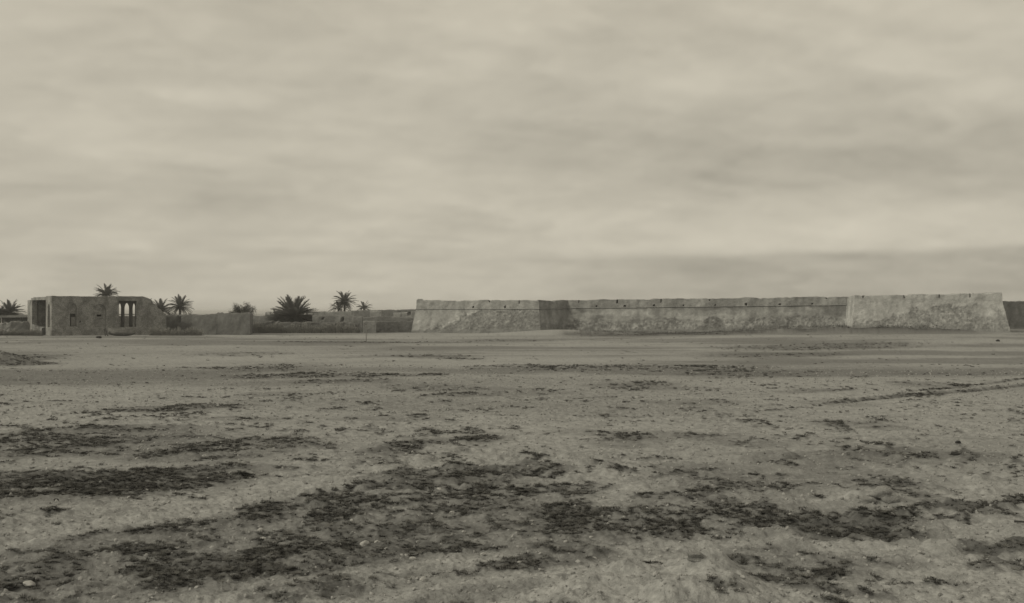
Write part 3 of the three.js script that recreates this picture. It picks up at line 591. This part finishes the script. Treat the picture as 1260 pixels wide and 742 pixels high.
tree('garden_bush', 'rounded dark bush showing above the garden wall by the trunked palm', 212, 190, 382.5, 4.6, { n: 3000 });
tree('garden_bush', 'low dark bush right of the trunked palm above the garden wall', 233, 190, 385, 3.2, { n: 2200 });
function brush(name, label, path, height, n, mats, cat, sz = 1) {
  const L = [], st = [], lf = [];
  const pt = t => { const k = t * (path.length - 1), i = Math.min(path.length - 2, Math.floor(k)), f = k - i; return [lerp(path[i][0], path[i + 1][0], f), lerp(path[i][1], path[i + 1][1], f)]; };
  for (let i = 0; i < n; i++) {
    const t = rnd(), [x, z0] = pt(t), z = z0 + (rnd() - .5) * .8, y = broad(x, z) - .05, h = height * (.45 + .6 * rnd()) * (.75 + .5 * n2(t * 19, 1, 950)), a = rnd() * 6.283, s = .28 * rnd() * height;
    st.push(bar([x, y, z], [x + Math.cos(a) * s, y + h, z + Math.sin(a) * s], .022 * sz, .01 * sz, 3)); lf.push([x + Math.cos(a) * s * .8, y + h * .8, z + Math.sin(a) * s * .8], [x + Math.cos(a) * s * .4, y + h * .45, z + Math.sin(a) * s * .4]);
  }
  const g = group(name);
  mesh('stalks', mergeGeometries(st), mats[0], g); mesh('twigs', leafCloud(n * 4, i => { const c = lf[i % lf.length]; return [c[0] + (rnd() - .5) * .3, c[1] + (rnd() - .5) * .3, c[2] + (rnd() - .5) * .3]; }, .2), mats[1], g);
  return tag(g, label, cat);
}
function brushStrip() {
  const pts = [];
  for (let i = 0; i < 2600; i++) { const t = rnd(), x = lerp(8.5, 50, t), z = -(x < 41 ? lerp(146.2, 134.2, (x - 8.5) / 32.5) : lerp(131.6, 129.6, (x - 41) / 9)) + 1.1 * rnd() - .2; pts.push([x, broad(x, z) + .02 + .22 * rnd() * (.4 + n2(x / 1.7, 2, 960)), z]); }
  const o = mesh('foot_weeds', leafCloud(pts.length, i => pts[i], .2), M.leaf); return o;
}
brush('brushwood_fence', 'low dry brushwood fence before the wall beside the ruined house end', [[X(184, 137), -137], [X(215, 136), -136], [X(250, 136), -136]], 1.0, 620, [M.dry, M.dry], 'fence');
brush('scrub_hedge', 'tangled dry scrub heaped before the rubble wall left of the house', [[X(-8, 134), -134], [X(30, 135), -135], [X(52, 134), -134]], .8, 700, [M.dry, M.dry], 'scrub');
brush('thorn_brush', 'thin thorn brush leaning along the face of the low rough wall', [[X(306, 152.6), -152.6], [X(340, 153.5), -153.5], [X(390, 154), -154], [X(440, 154.4), -154.4]], 1.45, 900, [M.dry, M.dry], 'brush');

tag(brushStrip(), 'thin line of dark weeds and litter along the foot of the fort curtain', 'weeds', null, 'stuff');
// ---------------------------------------------------------------- low plants on the plain
{
  const pos = [], col = [];
  for (let i = 0; i < 15; i++) {
    const a = i * 2.4, r = .25 + .75 * ((i * .618) % 1), b = .35 + .8 * ((i * .37) % 1), x = Math.cos(a) * r * .55, z = Math.sin(a) * r * .55, l = .75, w = .13;
    const dx = Math.cos(a + .7) * Math.cos(b), dy = Math.sin(b) * .9, dz = Math.sin(a + .7) * Math.cos(b);
    pos.push(x - dz * w, -.05, z + dx * w, x + dz * w, -.05, z - dx * w, x + dx * l, dy * l, z + dz * l);
  }
  const g = new THREE.BufferGeometry(); g.setAttribute('position', new THREE.Float32BufferAttribute(pos, 3)); g.setAttribute('uv', new THREE.Float32BufferAttribute(new Float32Array(pos.length / 3 * 2), 2)); g.computeVertexNormals();
  const list = [];
  const d = new THREE.Object3D(), c = new THREE.Color();
  function sow(r0, r1, per, size) {
    const N = Math.round(31 * 2 * R / 2 * (r1 * r1 - r0 * r0) * per);
    for (let i = 0; i < N; i++) {
      const r = Math.sqrt(lerp(r0 * r0, r1 * r1, rnd())), a = (rnd() - .5) * 62 * R, x = Math.sin(a) * r, z = -Math.cos(a) * r, q = rnd(), s = scrub(x, z);
      if (s < .3 || q > s * s * (.25 + .95 * ss(.35, .64, fbm(x / .9, z / .9, 2, 191)))) continue;
      list.push([x, surface(x, z, s) + .004, z, size * (.6 + .9 * rnd())]);
    }
  }
  sow(8, 22, 420, .045); sow(22, 40, 150, .055); sow(40, 70, 40, .08); sow(70, 140, 5, .12);
  const im = new THREE.InstancedMesh(g, M.tuft, list.length); im.name = 'ground_scrub';
  list.forEach(([x, y, z, s], i) => { d.position.set(x, y, z); d.rotation.set((rnd() - .5) * .4, rnd() * 6.283, (rnd() - .5) * .4); d.scale.set(s * 1.15, s * (.6 + .5 * rnd()), s * 1.15); d.updateMatrix(); im.setMatrixAt(i, d.matrix); const v = .035 + .14 * rnd() * rnd(); im.setColorAt(i, c.setRGB(v, v * 1, v * .95)); });
  im.castShadow = im.receiveShadow = true;
  tag(im, 'dark low scrub creeping in patches over the sandy plain', 'scrub', null, 'stuff');
  console.log('tufts', list.length);
}
// ---------------------------------------------------------------- stones
function stoneGeo(sd, rough = .3) {
  const g = mergeVertices(new THREE.IcosahedronGeometry(1, 3).deleteAttribute('normal').deleteAttribute('uv')), p = g.attributes.position;
  for (let i = 0; i < p.count; i++) { const v = new THREE.Vector3().fromBufferAttribute(p, i), k = 1 + rough * 2 * (n3(v.x * 1.3 + sd * 9, v.y * 1.3, v.z * 1.3) - .5) + rough * .5 * (n3(v.x * 4 + sd, v.y * 4, v.z * 4) - .5); p.setXYZ(i, v.x * k, v.y * k * .7, v.z * k); }
  g.setAttribute('uv', new THREE.Float32BufferAttribute(Array.from({ length: p.count * 2 }, (_, i) => (i % 2 ? p.getY(i >> 1) : p.getX(i >> 1)) * .2), 2)); g.computeVertexNormals(); return g;
}
const stones = [1, 2, 3, 4].map(i => stoneGeo(i)), clods = [5, 6].map(i => stoneGeo(i, .5));
{
  const put = (name, g, mat, px, py, r, label, cat, gr, flat = 1) => {
    const D = DEP(py), x = X(px, D), o = mesh(name, g, mat), s = r * D / F;
    o.position.set(x, surface(x, -D, 0) + s * .35, -D); o.scale.set(s, s * flat, s * .9); o.rotation.y = rnd() * 6.28; return tag(o, label, cat, gr);
  };
  put('pale_stone', stones[0], M.stone, 450, 669, 6, 'bright pale rounded stone, largest among the dark scrub', 'stone');
  put('pale_stone', stones[1], M.stone, 37, 718, 8, 'flat pale stone half sunk beside the darkest near scrub patch', 'stone', null, .6);
  const L = 'small pale stone lying on the scrub-covered ground', G = 'pale stones scattered in the scrub';
  [[465, 667, 4], [322, 652, 4], [324, 660, 5], [219, 677, 5], [232, 674, 3], [306, 689, 3], [180, 603, 5], [67, 596, 2.5], [130, 692, 3], [557, 634, 4], [540, 605, 3.5], [696, 668, 3], [655, 646, 3], [522, 716, 5], [571, 655, 3], [252, 562, 2.5], [793, 655, 2.5], [941, 643, 2.5], [1136, 655, 2], [508, 688, 4], [595, 685, 4], [476, 677, 3], [731, 686, 3], [640, 697, 4], [90, 640, 2.5]].forEach(([px, py, r], i) => put('pale_stone', stones[i % 4], M.stone, px, py, r, L, 'stone', G, .8));
  put('earth_clod', clods[0], M.clod, 1090, 621, 17, 'large crumbling earth clod at the edge of dark scrub', 'clod', null, .8);
  put('earth_clod', clods[1], M.clod, 1066, 622, 9, 'small earth clod lying against the large crumbling clod', 'clod', null, .8);
  put('earth_clod', clods[1], M.clod, 855, 737, 10, 'rounded earth clod on the flank of the sandy heap', 'clod', null, .9);
  put('dark_stone', stones[2], M.darkstone, 1178, 546, 3, 'small black stone alone on bare sand', 'stone');
  put('dark_stone', stones[0], M.darkstone, 1175, 558, 6, 'larger black stone with a small one beside it on bare sand', 'stone', null, .7);
  put('dark_stone', stones[3], M.darkstone, 70, 617, 3, 'small black stone in the pale gap between scrub patches', 'stone');
  put('dark_stone', stones[1], M.darkstone, 122, 417, 4, 'dark flat block lying on the ground before the boat', 'stone', null, .5);
  put('dark_stone', stones[1], M.darkstone, 1228, 424, 2.4, 'dark lump on the plain below the fort tower', 'stone', null, .8);
  const D = DEP(649); const st = mesh('driftwood_stick', bar([X(1247, D), surface(X(1247, D), -D, 0) + .04, -D], [X(1262, D), surface(X(1262, D), -D, 0) + .03, -D + .15], .016, .01), M.wood); tag(st, 'dark straight stick lying on bare sand', 'stick');
  // pebbles and crumbs of soil
  const n = 42000, im = new THREE.InstancedMesh(stoneGeo(8), M.tuft, n), d = new THREE.Object3D(), c = new THREE.Color(); im.name = 'pebbles';
  for (let i = 0; i < n; i++) { const r = Math.sqrt(lerp(64, 3600, rnd() ** 2.2)), a = (rnd() - .5) * 60 * R, x = Math.sin(a) * r, z = -Math.cos(a) * r, s = (.006 + .02 * rnd() ** 5) * (1 + r / 60); d.position.set(x, surface(x, z, 0) + s * .2, z); d.rotation.set(rnd() * 6, rnd() * 6, rnd() * 6); d.scale.setScalar(s); d.updateMatrix(); im.setMatrixAt(i, d.matrix); const v = .17 + .20 * rnd(); im.setColorAt(i, c.setRGB(v, v * 1.01, v)); }
  tag(im, 'loose pebbles and soil crumbs strewn over the near plain', 'pebbles', null, 'stuff');
}
scene.fog = new THREE.FogExp2(new THREE.Color().setRGB(.94, .94, .93), .00035);   // dusty air over the plain
renderer.render(scene, camera);
